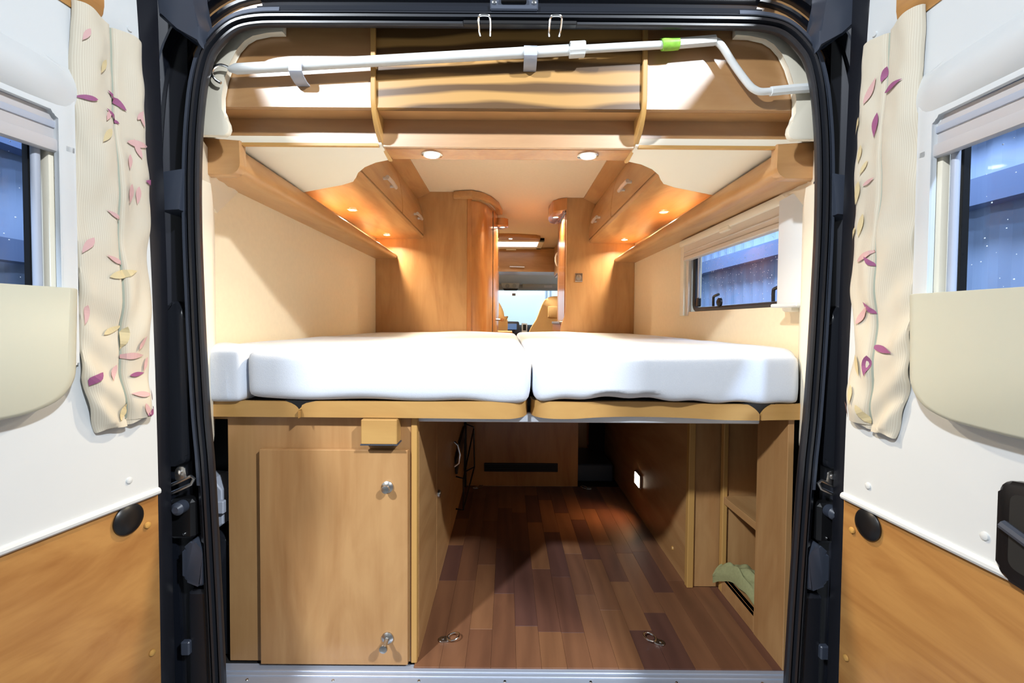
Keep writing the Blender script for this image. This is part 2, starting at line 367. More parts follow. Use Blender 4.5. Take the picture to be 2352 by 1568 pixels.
for s in (-1, 1):
    # rubber corner flap
    pol = [(.825, 1.72), (.74, 1.72), (.741, 1.655), (.722, 1.600), (.722, 1.555), (.770, 1.598), (.815, 1.622)]
    MB().prism(pol, lambda a, b: (s * a, -0.125 + 0.05 * (0.83 - a) , b), lambda a, b: (s * a, -0.06, b), bev=0.006).build('corner_flap', PLASTIC_D, rear)
    # upper box in the pillar channel
    pol = [(.782, 1.28), (.842, 1.27), (.85, 1.195), (.83, 1.175), (.785, 1.178)]
    MB().prism(pol, lambda a, b: (s * a, -0.095 - (1.28 - b) * 0.12, b), lambda a, b: (s * a, -0.02, b), bev=0.004).build('channel_cover', PLASTIC_D, rear)
    # long channel fold below it, widening into a bowl
    MB().loft([[(s * (.79 + d), yy, z) for d, yy in ((0, -.02), (.0, -.055), (.012, -.062), (.03, -.05), (.05, -.02))] for z, d2 in ((1.17, 0), (1.0, 0), (.92, 0))], cap=True).build('channel_fold', PAINT2, rear)
    MB().prism(rounded([(.790, .93), (.835, .97), (.86, .90), (.86, .55), (.795, .55)], [.03, .02, .02, .02, .03]), lambda a, b: (s * a, -0.075, b), lambda a, b: (s * a, -0.01, b), bev=0.012).build('channel_bowl', RUBBER, rear)
    # door check bracket
    ck = MB()
    ck.tube([(s * .845, -.10, .500), (s * .80, -.10, .520), (s * .768, -.10, .535), (s * .762, -.10, .528), (s * .768, -.10, .515), (s * .80, -.10, .500), (s * .845, -.10, .480)], 0.0042, 8)
    ck = ck.build('check_bracket', STEEL, rear)
    MB().prism(rounded([(.778, .530), (.806, .522), (.806, .556), (.782, .560)], .01), lambda a, b: (s * a, -0.103, b), lambda a, b: (s * a, -0.096, b), bev=.001).build('bracket_ear', STEEL, ck)
    MB().lathe([(.007, 0), (.006, .004), (.002, .005)], (s * .794, -.103, .545), (0, -1, 0), 12).build('bolt', CHROME, ck)
    # hinge hardware lower down
    box('hinge_block', BLACK, rear, s * .775, s * .838, -.085, -.03, .37, .47, bev=.008)
    MB().lathe([(.016, 0), (.016, .02), (.008, .028)], (s * .80, -.085, .455), (0, -1, 0), 16).build('hinge_pin', PLASTIC_D, rear)
    MB().lathe([(.004, 0), (.003, .004)], (s * .797, -.085, .385), (0, -1, 0), 10).build('hinge_bolt', CHROME, rear)
    MB().prism(rounded([(.750, .345), (.772, .375), (.800, .350), (.800, .27), (.752, .25)], .012), lambda a, b: (s * a, -0.09, b), lambda a, b: (s * a, -0.03, b), bev=.008).build('hinge_tongue', PLASTIC_D, rear)
    box('lower_cover', PAINT2, rear, s * .745, s * .80, -.075, -.02, -.2, .235, bev=.008)
    box('clip', PLASTIC_D, rear, s * .79, s * .812, -.085, -.07, .075, .11, bev=.003)
# cream pads behind the seal and the flank trims that run back to the side walls
for s in (-1, 1):
    t = struct('trim_2' if s < 0 else 'trim_3')
    pad = [(.56, 1.66), (.56, 1.628), (.600, 1.629), (.638, 1.625), (.660, 1.612), (.680, 1.590), (.698, 1.556), (.708, 1.515), (.716, 1.475), (.720, 1.440), (.714, 1.428), (.706, 1.419), (.700, 1.407), (.698, 1.394), (.702, 1.383), (.712, 1.376), (.78, 1.377), (.775, 1.42), (.765, 1.49), (.745, 1.56), (.72, 1.60), (.68, 1.640), (.63, 1.66)]
    MB().prism(pad, lambda a, b: (s * a, -0.050, b), lambda a, b: (s * a, -0.033, b), bev=0.004).build('corner_pad', CREAM2, t)
    MB().loft([[(s * .752, -.085, z), (s * .752, -.04, z), (s * .935, .26, z), (s * .95, .26, z), (s * .775, -.04, z), (s * .768, -.085, z)] for z in (.60, 1.0, 1.26)]).build('flank_trim', CREAM2, t)
    MB().prism([(-.06, 1.26), (-.06, 1.375), (.28, 1.375), (.40, 1.362), (.28, 1.26)], lambda a, b: (s * (.768 + .172 * max(0, min(1, (a + .06) / .32))), a, b), lambda a, b: (s * (.773 + .18 * max(0, min(1, (a + .06) / .32))), a, b)).build('gusset', CREAM2, t)
# sill
sill = struct('trim_4')
box('sill_plate', ALU, sill, -0.765, 0.745, -0.075, -0.0015, -0.03, -0.004, bev=0.003)
for yy in (-0.03, -0.045):
    box('sill_rib', ALU, sill, -0.76, 0.74, yy - .003, yy + .003, -0.006, -0.0015, bev=0.001)
box('sill_step', ALU, sill, -0.765, 0.745, -0.115, -0.075, -0.05, -0.014, bev=0.003)
for i in range(7):
    MB().lathe([(.004, 0), (.003, .0015)], (-.66 + i * .22, -.060, -.004), (0, 0, 1), 10).build('screw', STEEL, sill)

# ================================================================== rear doors
def make_door(side):
    s = -1 if side == 'L' else 1
    o, d = (Vector((-.815, -.14)), Vector((-.055, -.28))) if s < 0 else (Vector((.791, -.14)), Vector((.018, -.348)))
    d.normalize(); nrm = Vector((-d.y, d.x))
    if nrm.x * s > 0: nrm = -nrm
    def D(u, wv, z): q = o + d * u + nrm * wv; return (q.x, q.y, z)
    root = struct('door_1' if s < 0 else 'door_2', D(0, 0, -.3))
    def slab(poly, w0, w1, name, m, bev=0.0, par=root, seg=2):
        return MB().prism(poly, lambda a, b: D(a, w0, b), lambda a, b: D(a, w1, b), bev, seg).build(name, m, par)
    U1 = .78
    # steel skin (outer)
    slab([(-.035, -.25), (U1, -.25), (U1, .955), (-.035, .955)], -.06, -.035, 'steel_skin', PAINT)
    slab([(-.035, 1.33), (U1, 1.33), (U1, 1.9), (-.035, 1.9)], -.06, -.035, 'steel_skin', PAINT)
    slab([(-.035, .955), (.17, .955), (.17, 1.33), (-.035, 1.33)], -.06, -.035, 'steel_skin', PAINT)
    slab([(-.04, -.25), (.002, -.25), (.008, .6), (.02, 1.1), (.06, 1.9), (-.012, 1.9), (-.03, 1.0)], -.05, -.004, 'steel_edge', PAINT2, .004)
    # white upper lining in four fields round the window
    A = lambda z: .002 + .033 * max(0, (z - .3) / 1.27) ** 2
    up = [(A(.515), .515), (U1, .515), (U1, .96), (.19, .96), (.19, 1.31), (U1, 1.31), (U1, 1.9)]
    up += [(A(z), z) for z in (1.9, 1.7, 1.57, 1.4, 1.2, 1.0, .8, .65)]
    slab(up, -.03, 0, 'upper_lining', WHITE)
    slab([(A(z), z) for z in (-.2, .1, .3, .51)] + [(U1, .51), (U1, -.2)], -.03, -.002, 'veneer_panel', W_DOOR)
    MB().tube([D(.004, .001, .515), D(.3, .001, .515), D(U1, .001, .515)], .0085, 10).build('lining_bead', WHITE, root)
    # raised window surround
    m = MB()
    ring_o = rounded([(.172, .826), (.172, 1.395), (U1, 1.43), (U1, 1.31), (.20, 1.302), (.20, .826)], [.004, .05, 0, 0, .012, .004])
    m.prism(ring_o, lambda a, b: D(a, 0, b), lambda a, b: D(a, .012, b), .005)
    m.build('window_surround', WHITE, root)
    MB().loft([[D(u, .002 + h_ * math.sin(PI * k / 10) ** .8, z0 + dz_ * k / 10) for k in range(11)] for u, z0, h_, dz_ in ((.150, 1.303, .006, .088), (.176, 1.303, .012, .092), (.20, 1.304, .024, .094), (.25, 1.305, .030, .098), (.4, 1.308, .034, .108), (U1, 1.316, .034, .13))]).build('surround_roll', WHITE, root, 60)
    # wooden top panel
    slab(rounded([(.105, 1.9), (.108, 1.512), (U1, 1.55), (U1, 1.9)], [.0, .045, 0, 0]), 0, .003, 'top_veneer', W_DOOR, .001)
    # blind cassette
    c = slab(rounded([(.176, 1.236), (.176, 1.302), (U1, 1.308), (U1, 1.244)], .003), -.02, .0, 'blind_cassette', GREYB, .003)
    slab([(.178, 1.228), (.178, 1.252), (U1, 1.258), (U1, 1.236)], -.012, .008, 'blind_rail', GREYB, .004, c)
    slab([(.178, 1.272), (.178, 1.285), (U1, 1.291), (U1, 1.278)], -.012, .004, 'blind_lip', GREYP, .002, c)
    slab([(.172, 1.232), (.172, 1.246), (.19, 1.246), (.19, 1.232)], .0, .012, 'end_cap', WHITE, .002, c)
    # window
    wn = slab([(.19, .95), (U1, .95), (U1, 1.32), (.19, 1.32)], -.048, -.044, 'window_pane', GLASS)
    slab([(.188, .95), (.205, .95), (.205, 1.26), (.188, 1.26)], -.04, -.006, 'blind_guide', CREAM2, .002, wn)
    slab([(.205, .95), (.222, .95), (.222, 1.26), (.205, 1.26)], -.043, -.03, 'rubber_strip', BLACK, 0, wn)
    MB().tube([D(.218, -.018, .972), D(.218, -.018, 1.25)], .007, 12).build('guide_bar', GREYP, wn)
    rnd = random.Random(5 if s < 0 else 9)
    mb = MB()
    for i in range(70):
        u, z = rnd.uniform(.225, .5), rnd.uniform(.98, 1.24); r = rnd.uniform(.0006, .0016)
        mb.lathe([(r, 0), (r * .7, r * .6), (r * .2, r * .8)], D(u, -.044, z), tuple((nrm.x, nrm.y, 0)), 6)
    dr = mb.build('rain_drops', DROP, wn); dr['kind'] = 'stuff'
    # storage pocket
    pk = rounded([(.186, .973), (.192, .80), (.215, .766), (.26, .748), (.36, .742), (U1, .742), (U1, .973)], [.004, .02, .03, .04, .05, 0, 0])
    m = MB(); n = len(pk)
    cu, cz = .5, .87
    secs = []
    for wv, sc in ((0.0, 1.0), (.02, 1.0), (.034, .99), (.042, .965), (.045, .93)):
        secs.append([D(cu + (u - cu) * sc if u < cu else u, wv, (cz + (z - cz) * sc) if z < .9 else z) for u, z in pk])
    m.loft(secs).build('door_pocket', POCKET, root, 50)
    # round caps, screws
    MB().lathe([(.033, 0), (.033, .003), (.029, .007), (.016, .011), (.004, .012)], D(.074, 0, .477), (nrm.x, nrm.y, 0), 32).build('round_cap', BLACK, root)
    for (u, z, mm) in ((.071, .562, WHITE), (.304, .561, WHITE), (.031, .445, GOLD), (.024, .142, GOLD)):
        MB().lathe([(.0075, 0), (.0065, .003), (.003, .0045)], D(u, 0, z), (nrm.x, nrm.y, 0), 14).build('screw_cap', mm, root)
    MB().lathe([(.006, 0), (.005, .003)], D(.055, 0.0, 1.545), (nrm.x, nrm.y, 0), 12).build('screw_cap', WHITE, root)
    if s > 0:
        h = slab(rounded([(.332, .515), (.332, .668), (.47, .69), (.47, .49)], .02), 0, .014, 'door_handle', BLACK, .006)
        slab(rounded([(.35, .535), (.35, .652), (.45, .66), (.45, .52)], .015), .0145, .0155, 'handle_recess', DARK, 0, h)
        MB().tube([D(.345, .02, .60), D(.40, .022, .58)], .008, 8).build('handle_lever', PLASTIC_D, h)
    # ---- curtain hanging beside the window
    lab = ('cream curtain strip with purple leaf print hanging on the left rear door', 'cream striped curtain strip with sparse leaf print hanging on the right rear door')[s > 0]
    cr = thing('door_curtain', lab, 'curtain', D(.09, .02, .68), 'door curtains')
    def cloth(a, b):   # a 0..1 hinge->window, b 0..1 top->bottom
        z = 1.516 - .834 * b + (.02 * (1 - a) * (b > .98)) + (.004 * math.sin(9 * a) if b in (0, 1) else 0)
        z += .01 * a * (1 - b) - .0 * a
        ul = .038 - .014 * min(1, b * 2); ur = .172 - .005 * b - .026 * max(0, (b - .86) / .14)
        u = ul + (ur - ul) * a
        u += .002 * math.sin(b * 17 + s) * (1 if a > .9 or a < .1 else .3)
        wv = .022 + .005 * math.sin(b * 21 + 3 * a + s) * (b ** .5) + .0035 * math.sin(b * 47 + 5 * math.sin(a * 3 + b * 4)) * b + .004 * math.sin(a * 9 + b * 6) + .004 * noise.noise((a * 5, b * 14, s * 3.0))
        wv -= .010 * math.exp(-((a - .5) / .025) ** 2)
        wv -= .012 * (abs(a - .5) * 2) ** 6
        return u, wv, z
    NA, NB = 40, 150
    for half, nm in ((0, 'curtain_fabric'),):
        me = bpy.data.meshes.new(nm); vs = []; uvs = []; fs = []
        for j in range(NB + 1):
            for i in range(NA + 1):
                u, wv, z = cloth(i / NA, j / NB); vs.append(D(u, wv, z)); uvs.append((i / NA, j / NB))
        nb = len(vs)
        for j in range(NB + 1):
            for i in range(NA + 1):
                u, wv, z = cloth(i / NA, j / NB); vs.append(D(u, wv - .006, z)); uvs.append((i / NA, j / NB))
        ix = lambda i, j: j * (NA + 1) + i
        for j in range(NB):
            for i in range(NA):
                q = (ix(i, j), ix(i + 1, j), ix(i + 1, j + 1), ix(i, j + 1)); fs.append(q); fs.append(tuple(nb + k for k in q[::-1]))
        rim = [ix(i, 0) for i in range(NA + 1)] + [ix(NA, j) for j in range(1, NB + 1)] + [ix(i, NB) for i in range(NA - 1, -1, -1)] + [ix(0, j) for j in range(NB - 1, 0, -1)]
        for k in range(len(rim)): a, b = rim[k], rim[(k + 1) % len(rim)]; fs.append((a, nb + a, nb + b, b))
        me.from_pydata(vs, [], fs); me.materials.append(CURT)
        ul_ = me.uv_layers.new(name='UVMap')
        for lp in me.loops: ul_.data[lp.index].uv = uvs[lp.vertex_index]
        fab = link(nm, me, cr, 60)
    sm = MB(); secs = []
    for j in range(60):
        b = .005 + .985 * j / 59; row = []
        for a in (.485, .5, .515):
            u, wv, z = cloth(a, b); row.append(D(u, wv + .0015, z))
        secs.append(row)
    sm.loft(secs, cap=False, closed=False).build('seam', P_SEAM, cr)
    # printed leaves, lying on the cloth
    if s < 0:
        leaves = [(.78, .205, .035, 195, 0), (.60, .215, .028, 245, 1), (.86, .05, .03, 250, 1), (.35, .195, .045, 150, 0), (.45, .235, .035, 150, 0), (.20, .205, .03, 60, 1), (.08, .215, .03, 115, 1), (.35, .27, .05, 10, 1),
                  (.15, .30, .04, 110, 1), (.32, .30, .035, 260, 1), (.12, .355, .045, 5, 0), (.22, .375, .04, 265, 1), (.33, .375, .045, 260, 1), (.5, .475, .03, 150, 1), (.85, .53, .04, 240, 1), (.5, .585, .035, 155, 1), (.95, .69, .045, 260, 1),
                  (.80, .85, .05, 215, 0), (.58, .835, .035, 250, 1), (.55, .815, .05, 0, 1), (.30, .80, .035, 60, 1), (.10, .82, .035, 250, 1), (.42, .865, .035, 5, 0), (.15, .92, .045, 170, 1), (.28, .94, .04, 290, 1), (.25, .975, .05, 20, 0), (.04, .94, .03, 80, 1),
                  (.65, .10, .035, 250, 2), (.62, .26, .04, 240, 2), (.70, .62, .06, 20, 2), (.45, .74, .05, 260, 2), (.75, .76, .04, 30, 2), (.5, .93, .05, 240, 2)]
    else:
        leaves = [(.55, .155, .045, 5, 0), (.42, .19, .05, 265, 0), (.45, .12, .03, 80, 0), (.18, .15, .05, 60, 1), (.50, .695, .035, 130, 0), (.52, .775, .05, 345, 0), (.46, .80, .045, 265, 0), (.5, .575, .03, 130, 0), (.18, .72, .05, 50, 1), (.2, .555, .05, 20, 1), (.22, .36, .03, 15, 1),
                  (.10, .175, .04, 250, 2), (.15, .25, .04, 270, 2), (.17, .345, .05, 250, 2), (.2, .43, .05, 265, 2), (.10, .46, .04, 240, 2), (.3, .3, .03, 240, 2), (.2, .80, .05, 290, 2), (.2, .88, .045, 280, 2), (.35, .93, .05, 300, 2), (.06, .93, .04, 260, 1)]
    mbs = [MB(), MB(), MB()]
    for (a0, b0, ln, ang, kind) in leaves:
        ca, sa = math.cos(R(ang)), math.sin(R(ang)); n = 8; L = []; Rr = []
        for k in range(n + 1):
            t = k / n; wd = ln * .14 * math.sin(PI * t ** .8)
            for lst, sg in ((L, 1), (Rr, -1)):
                du = -(t * ln * ca - sg * wd * sa); dz = t * ln * sa + sg * wd * ca     # du away from the window towards the hinge
                if s > 0: du = -du
                a = min(.985, max(.015, a0 + du / .142)); b = min(.985, max(.01, b0 - dz / .834))
                u, wv, z = cloth(a, b); lst.append(D(u, wv + .0042, z))
        m = mbs[kind].bm
        for k in range(n):
            m.faces.new([m.verts.new(p) for p in (L[k], Rr[k], Rr[k + 1], L[k + 1])])
    for mb, mm in zip(mbs, (P_PURPLE, P_PINK, P_YEL)):
        pr = mb.build('leaf_print', mm, fab); pr['kind'] = 'stuff'
make_door('L'); make_door('R')

# ================================================================== overhead unit across the rear
ov = thing('overhead_shelf_unit', 'wooden overhead shelf unit spanning the rear above the bed, two spotlights underneath', 'shelf unit', (0, 0.05, 1.387))
YF, YB, ZS, ZB = -0.03, 0.035, 1.456, 1.387
DX = 0.342
for (x0, x1, mm, lab) in ((-.80, -DX - .006, W_GLOSS, None), (-DX + .006, DX - .006, W_WAL, 'boldly figured veneer panel'), (DX + .006, .80, W_GLOSS, None)):
    p = box('front_panel', mm, ov, x0, x1, YF, YF + .016, ZS, 1.77, bev=.001)
    if lab: p['label'] = lab
    box('bottom_board', W_H, ov, x0, x1, YF + .016, YB + .012, ZS, ZS + .016, bev=0)
    box('recess_panel', W_GLOSS, ov, x0, x1, YB, YB + .012, ZB + (.0 if lab is None else -.003), ZS, bev=0)
for s in (-1, 1):
    pol = [(-.04, 1.77), (-.04, 1.475), (-.034, 1.447), (-.018, 1.424), (.0, 1.408), (.03, 1.393), (.135, 1.379), (.135, 1.40), (.045, 1.45), (.045, 1.77)]
    MB().prism(pol, lambda a, b: (s * (DX - .006) - s * .0 * a, a, b), lambda a, b: (s * (DX + .006), a, b), .0015, 1).build('divider', EDGE, ov)
    # cream soffit with its curved cut-out
    pol = [(.93, .03), (.93, .56), (.747, .484), (.58, .40), (.526, .359), (.503, .315), (.478, .262), (.443, .208), (.397, .166), (.345, .146), (.34, .132), (.34, .03)]
    MB().prism(pol, lambda a, b: (s * a, b, ZB + .0), lambda a, b: (s * a, b, ZB + .022), .003).build('soffit', CREAM2, ov)
    box('soffit_lip', EDGE, ov, s * .348, s * .80, YB - .006, YB + .006, ZB - .004, ZB + .003, bev=0)
bar = box('light_bar', W_RED, ov, -DX + .006, DX - .006, YB + .0125, .128, ZB - .004, ZB + .012, bev=.002)
for sx in (-.214, .222):
    lighting_spot(sx, .085, ZB - .004, 7.0, bar, .022, 140)
box('top_board', W_H, ov, -.80, .80, -.03, .14, 1.77, 1.785, bev=0)
# grey pole clips fixed to the panel
for cx, cz in ((-.52, 1.532), (.052, 1.573)):
    m = MB(); pts = []
    pf = [(-.03, -.024), (-.046, -.024), (-.066, -.019), (-.077, -.010), (-.079, 0), (-.072, .016), (-.066, .018), (-.0745, 0), (-.073, -.009), (-.063, -.016), (-.046, -.0205), (-.03, -.0205)]
    m.prism(pf, lambda a, b: (cx - .016, a, cz + b), lambda a, b: (cx + .016, a, cz + b)).build('pole_clip', GREYP, ov)

# crank pole
pole = thing('awning_crank_pole', 'white awning crank pole with steel hook and green tape across the overhead panels', 'pole', (.1, -.062, 1.56))
PZ = lambda x: 1.533 + (x + .676) * (1.6 - 1.533) / (.392 + .676)
MB().tube([(-.69, -.062, PZ(-.69)), (-.672, -.062, PZ(-.672)), (.168, -.062, PZ(.168))], [.006, .0125, .0125], 16).build('outer_tube', POLE, pole)
MB().tube([(.16, -.062, PZ(.16)), (.392, -.062, PZ(.392))], .0095, 14).build('inner_tube', POLE, pole)
MB().tube(smooth_path([(-.685, -.062, 1.534), (-.703, -.066, 1.540), (-.720, -.068, 1.535), (-.728, -.068, 1.520), (-.720, -.066, 1.505), (-.708, -.064, 1.498)], 5), .0036, 8).build('hook', CHROME, pole)
kn = MB(); k = []
for i in range(24):
    a = 2 * PI * i / 24; rr = .0185 if i % 3 else .0165; k.append((rr * math.cos(a), rr * math.sin(a)))
kn.prism(k, lambda a, b: (.148, -.062 + a, PZ(.148) + b), lambda a, b: (.186, -.062 + a, PZ(.186) + b), .0012, 1).build('clamp_collar', POLE, pole)
MB().tube([(.374, -.062, PZ(.374)), (.378, -.062, PZ(.378) + .001), (.396, -.062, PZ(.396)), (.416, -.062, 1.602)], [.0145, .0152, .0148, .0145], 12).build('green_tape', GREEN, pole)
MB().tube([(.405, -.062, 1.6015), (.505, -.062, 1.6105)], [.0125, .0125], 8).build('handle_grip', POLE, pole)
MB().tube(smooth_path([(.498, -.062, 1.610), (.512, -.062, 1.606), (.526, -.062, 1.592), (.556, -.062, 1.548), (.590, -.062, 1.505), (.606, -.062, 1.492), (.622, -.062, 1.487), (.65, -.062, 1.489)], 5), .0085, 12).build('crank_arm', POLE, pole)
MB().tube([(.645, -.062, 1.488), (.70, -.064, 1.493), (.765, -.066, 1.497)], .0115, 8).build('end_grip', POLE, pole)

# ================================================================== side shelves with end caps
def side_shelf(s):
    nm = 'left' if s < 0 else 'right'
    yb = 2.05 if s < 0 else 2.18
    t = thing('wall_shelf', ('long wooden wall shelf box above the plain left wall', 'long wooden wall shelf box above the window on the right wall')[s > 0], 'shelf', (s * .85, 1.0, 1.33), 'wall shelves beside the bed')
    def sec(y):
        f = (y - .04) / (2.05 - .04)
        xi = .722 + f * .063; zl = 1.312 + f * .047; zt = 1.380 + f * .014; zw = min(1.36, 1.325 + f * .25)
        pr = [(.9405, zw), (xi + .05, zl + .002), (xi + .02, zl), (xi + .006, zl + .006), (xi, zl + .018), (xi + .001, zt - .012), (xi + .005, zt - .003), (xi + .013, zt), (xi + .022, zt - .004), (xi + .03, zt - .018), (.9405, zt - .018)]
        return [(s * a, y, b) for a, b in pr]
    n = 14
    ys = [.05 + (yb - .05) * i / n for i in range(n + 1)]
    secs = [sec(y) for y in ys]
    # rounded far end
    MB().loft(secs).build('shelf_body', W_Y, t, 60)
    cap = rounded([(.83, 1.400), (.83, 1.302), (.729, 1.302), (.713, 1.322), (.713, 1.392)], [0, 0, .012, .012, 0])
    MB().prism(cap, lambda a, b: (s * a, .02, b), lambda a, b: (s * a, .05, b), .002, 1).build('end_cap', W_H, t)
    # upstand at the wall behind the trough
    return t
side_shelf(-1); side_shelf(1)

# ================================================================== overhead side lockers
def handle(p0, p1, out, parent, r=.006):
    p0, p1, out = Vector(p0), Vector(p1), Vector(out); d = (p1 - p0)
    h = MB()
    h.tube([p0 + out, p0 + d * .5 + out * 1.15, p1 + out], r, 10)
    for q in (p0 + d * .12, p1 - d * .12): h.tube([q, q + out], r * .8, 8)
    return h.build('handle', HANDLE, parent)
def locker(s):
    yb = 2.05 if s < 0 else 2.18
    y0 = .46; ym = (y0 + yb) / 2 + .14
    t = thing('overhead_locker', ('wooden overhead locker with two doors above the left side of the bed', 'wooden overhead locker with two doors above the right side of the bed')[s > 0], 'cupboard', (s * .75, 1.2, 1.5), 'overhead lockers beside the bed')
    def prof(k): return [(.598, 1.53), (.596, 1.56), (.600, 1.62), (.610, 1.69), (.628, 1.75), (.646, 1.785)]
    # carcass: bottom and back of the doors
    bot = [(.93, 1.50), (.62, 1.502), (.606, 1.506), (.598, 1.518), (.600, 1.526), (.612, 1.528), (.625, 1.62), (.66, 1.80), (.93, 1.83)]
    MB().loft([[(s * a, y, b) for a, b in bot] for y in (y0, y0 + .5, yb - .001)]).build('carcass', W_Y, t, 40)
    for (ya, yb2) in ((y0, ym - .004), (ym + .004, yb - .004)):
        outer = prof(0); inner = [(a + .018, b) for a, b in outer[::-1]]
        dr = MB().loft([[(s * a, y, b) for a, b in outer + inner] for y in (ya, ya + .02, (ya + yb2) / 2, yb2)]).build('door', W_Y, t, 40)
        yc = {True: (1.0, 1.13), False: (1.72, 1.84)}[ya == y0] if s < 0 else {True: (1.03, 1.16), False: (1.78, 1.90)}[ya == y0]
        handle((s * .600, yc[0] - .02, 1.60), (s * .600, yc[1] + .02, 1.60), (-s * .026, 0, 0), dr, .010)
    # cornice up to the ceiling
    cor = [(.646, 1.785), (.556, 1.828), (.556, 1.836), (.66, 1.836)]
    MB().loft([[(s * a, y, b) for a, b in cor] for y in (y0, yb)]).build('cornice', W_Y, t)
    lighting_spot(s * .815, 1.20, 1.4995, 11.0, t, .021, 150)
    lighting_spot(s * .815, 1.88 if s < 0 else 2.00, 1.4995, 5.0, t, .021, 150)
locker(-1); locker(1)

# ================================================================== window in the right wall
wn = struct('window_1', (.94, .75, .97))
m = MB()
fo = rounded([(.255, .955), (1.245, .955), (1.245, 1.335), (.255, 1.345)], [.0, .0, .05, .05])
fi = [(WY0, .957), (WY1 - .01, .957), (WY1 - .01, WZ1), (WY0, WZ1)]
# surround as four rounded strips
box('surround', CREAM2, wn, .922, .945, 1.195, 1.245, .955, 1.335, bev=.006, seg=2)
box('surround', CREAM2, wn, .915, .945, .23, 1.245, 1.318, 1.352, bev=.008, seg=2)
box('surround', CREAM2, wn, .905, .945, .255, .31, .955, 1.345, bev=.01, seg=2)
cas = box('blind_cassette', BLIND, wn, .925, .955, .30, 1.20, 1.262, 1.322, bev=.003)
box('blind_rail', BLIND, cas, .918, .95, .305, 1.195, 1.240, 1.262, bev=.004)
box('blind_rib', BLIND, cas, .921, .935, .30, 1.197, 1.280, 1.286, bev=.002)
box('catch', CREAM2, cas, .912, .93, .70, .78, 1.305, 1.325, bev=.003)
box('blind_guide', BLIND, wn, .935, .955, 1.165, 1.195, .955, 1.262, bev=.002)
fr = MB()
rp = rounded([(.31, .985), (1.145, .985), (1.145, 1.30), (.31, 1.30)], .04)
fr.tube([(.965, y, z) for y, z in rp], .013, 8, closed=True)
fr = fr.build('rubber_frame', RUBBER, wn)
box('pane', GLASS, wn, .985, .990, WY0, WY1, WZ0 - .005, WZ1, bev=0)
box('stay', GREYP, wn, .958, .968, 1.09, 1.105, 1.04, 1.26, bev=.003)
box('stay_mount', BLACK, wn, .955, .972, 1.085, 1.115, 1.0, 1.045, bev=.004)
for yc in (.86, .39):
    lt = MB().lathe([(.022, 0), (.02, .008), (.010, .014)], (.962, yc, 1.012), (-1, 0, 0), 16).build('window_latch', BLACK, wn)
    MB().tube(smooth_path([(.944, yc + .03, .995), (.944, yc + .03, 1.03), (.944, yc + .022, 1.04), (.944, yc - .02, 1.046)], 4), .006, 8).build('lever', BLACK, lt)
rnd = random.Random(3); mb = MB()
for i in range(260):
    y, z = rnd.uniform(WY0 + .01, WY1 - .08), .99 + .25 * rnd.random() ** .7; r = rnd.uniform(.0008, .0022)
    mb.lathe([(r, 0), (r * .7, r * .6), (r * .2, r * .8)], (.985, y, z), (-1, 0, 0), 6)
dr = mb.build('rain_drops', DROP, wn); dr['kind'] = 'stuff'
pc = thing('pillar_cover', 'white upright box cover at the near end of the right window', 'cover', (.9, .24, .98))
MB().loft([[(a, b, z) for a, b in ((.875, .16), (.862, .19), (.872, .275), (.93, .285), (.935, .17))] for z in (.975, 1.1, 1.29, 1.31)]).build('cover_body', WHITE, pc, 40)
box('cover_foot', WHITE, pc, .858, .935, .155, .288, .968, .98, bev=.003)

# ================================================================== bed
bed = thing('bed_platform', 'wooden bed platform with wavy front boards and aluminium bar, under the mattresses', 'bed', (0, .5, .66))
box('platform', DARK, bed, -.93, .93, .03, 2.03, .672, .692, bev=0)
box('bar', ALUB, bed, -.242, .68, .016, .028, .6465, .672, bev=.002)
def board(pts, name='front_board'):
    """pts: (x, y, z_bottom, z_top)"""
    P = smooth_path([Vector((p[0], p[1], 0)) for p in pts], 5); zs = []
    for i in range(len(pts) - 1):
        for k in range(5): zs.append((pts[i][2] + (pts[i + 1][2] - pts[i][2]) * k / 5, pts[i][3] + (pts[i + 1][3] - pts[i][3]) * k / 5))
    zs.append(pts[-1][2:]); secs = []
    for i, p in enumerate(P):
        t = (P[min(i + 1, len(P) - 1)] - P[max(i - 1, 0)]).normalized(); nn = Vector((-t.y, t.x, 0)) * .016
        z0, z1 = zs[i]
        secs.append([(p.x, p.y, z0), (p.x, p.y, z1), (p.x + nn.x, p.y + nn.y, z1), (p.x + nn.x, p.y + nn.y, z0)])
    MB().loft(secs).build(name, W_BLANK, bed, 30)
board([(-.80, -.03, .666, .707), (-.70, -.03, .666, .707), (-.570, -.03, .666, .707), (-.534, -.03, .666, .682)])
board([(-.530, -.03, .666, .682), (-.494, -.03, .666, .708), (-.2, -.032, .666, .709), (-.05, -.036, .666, .711), (.01, -.034, .666, .711), (.040, -.018, .668, .711), (.054, .012, .670, .711), (.056, .05, .670, .711)])
board([(.064, .05, .670, .711), (.066, .01, .669, .711), (.082, -.018, .668, .711), (.115, -.032, .667, .711), (.17, -.033, .667, .710), (.24, -.012, .667, .708), (.32, .0, .667, .707), (.42, -.004, .667, .707), (.50, -.018, .667, .707), (.56, -.034, .667, .707), (.622, -.037, .667, .707), (.650, -.037, .667, .683)])
board([(.656, -.037, .667, .683), (.684, -.036, .668, .708), (.76, -.034, .669, .709), (.80, -.033, .669, .709)])
for cx in (-.532, .653):
    MB().prism([(cx - .042, .7095), (cx + .042, .7095), (cx, .678)], lambda a, b: (a, -.0285, b), lambda a, b: (a, -.012, b)).build('joint_gusset', BLACK, bed)
box('rubber_mat', DARK, bed, -.76, .76, .022, .05, .69, .708, bev=0)

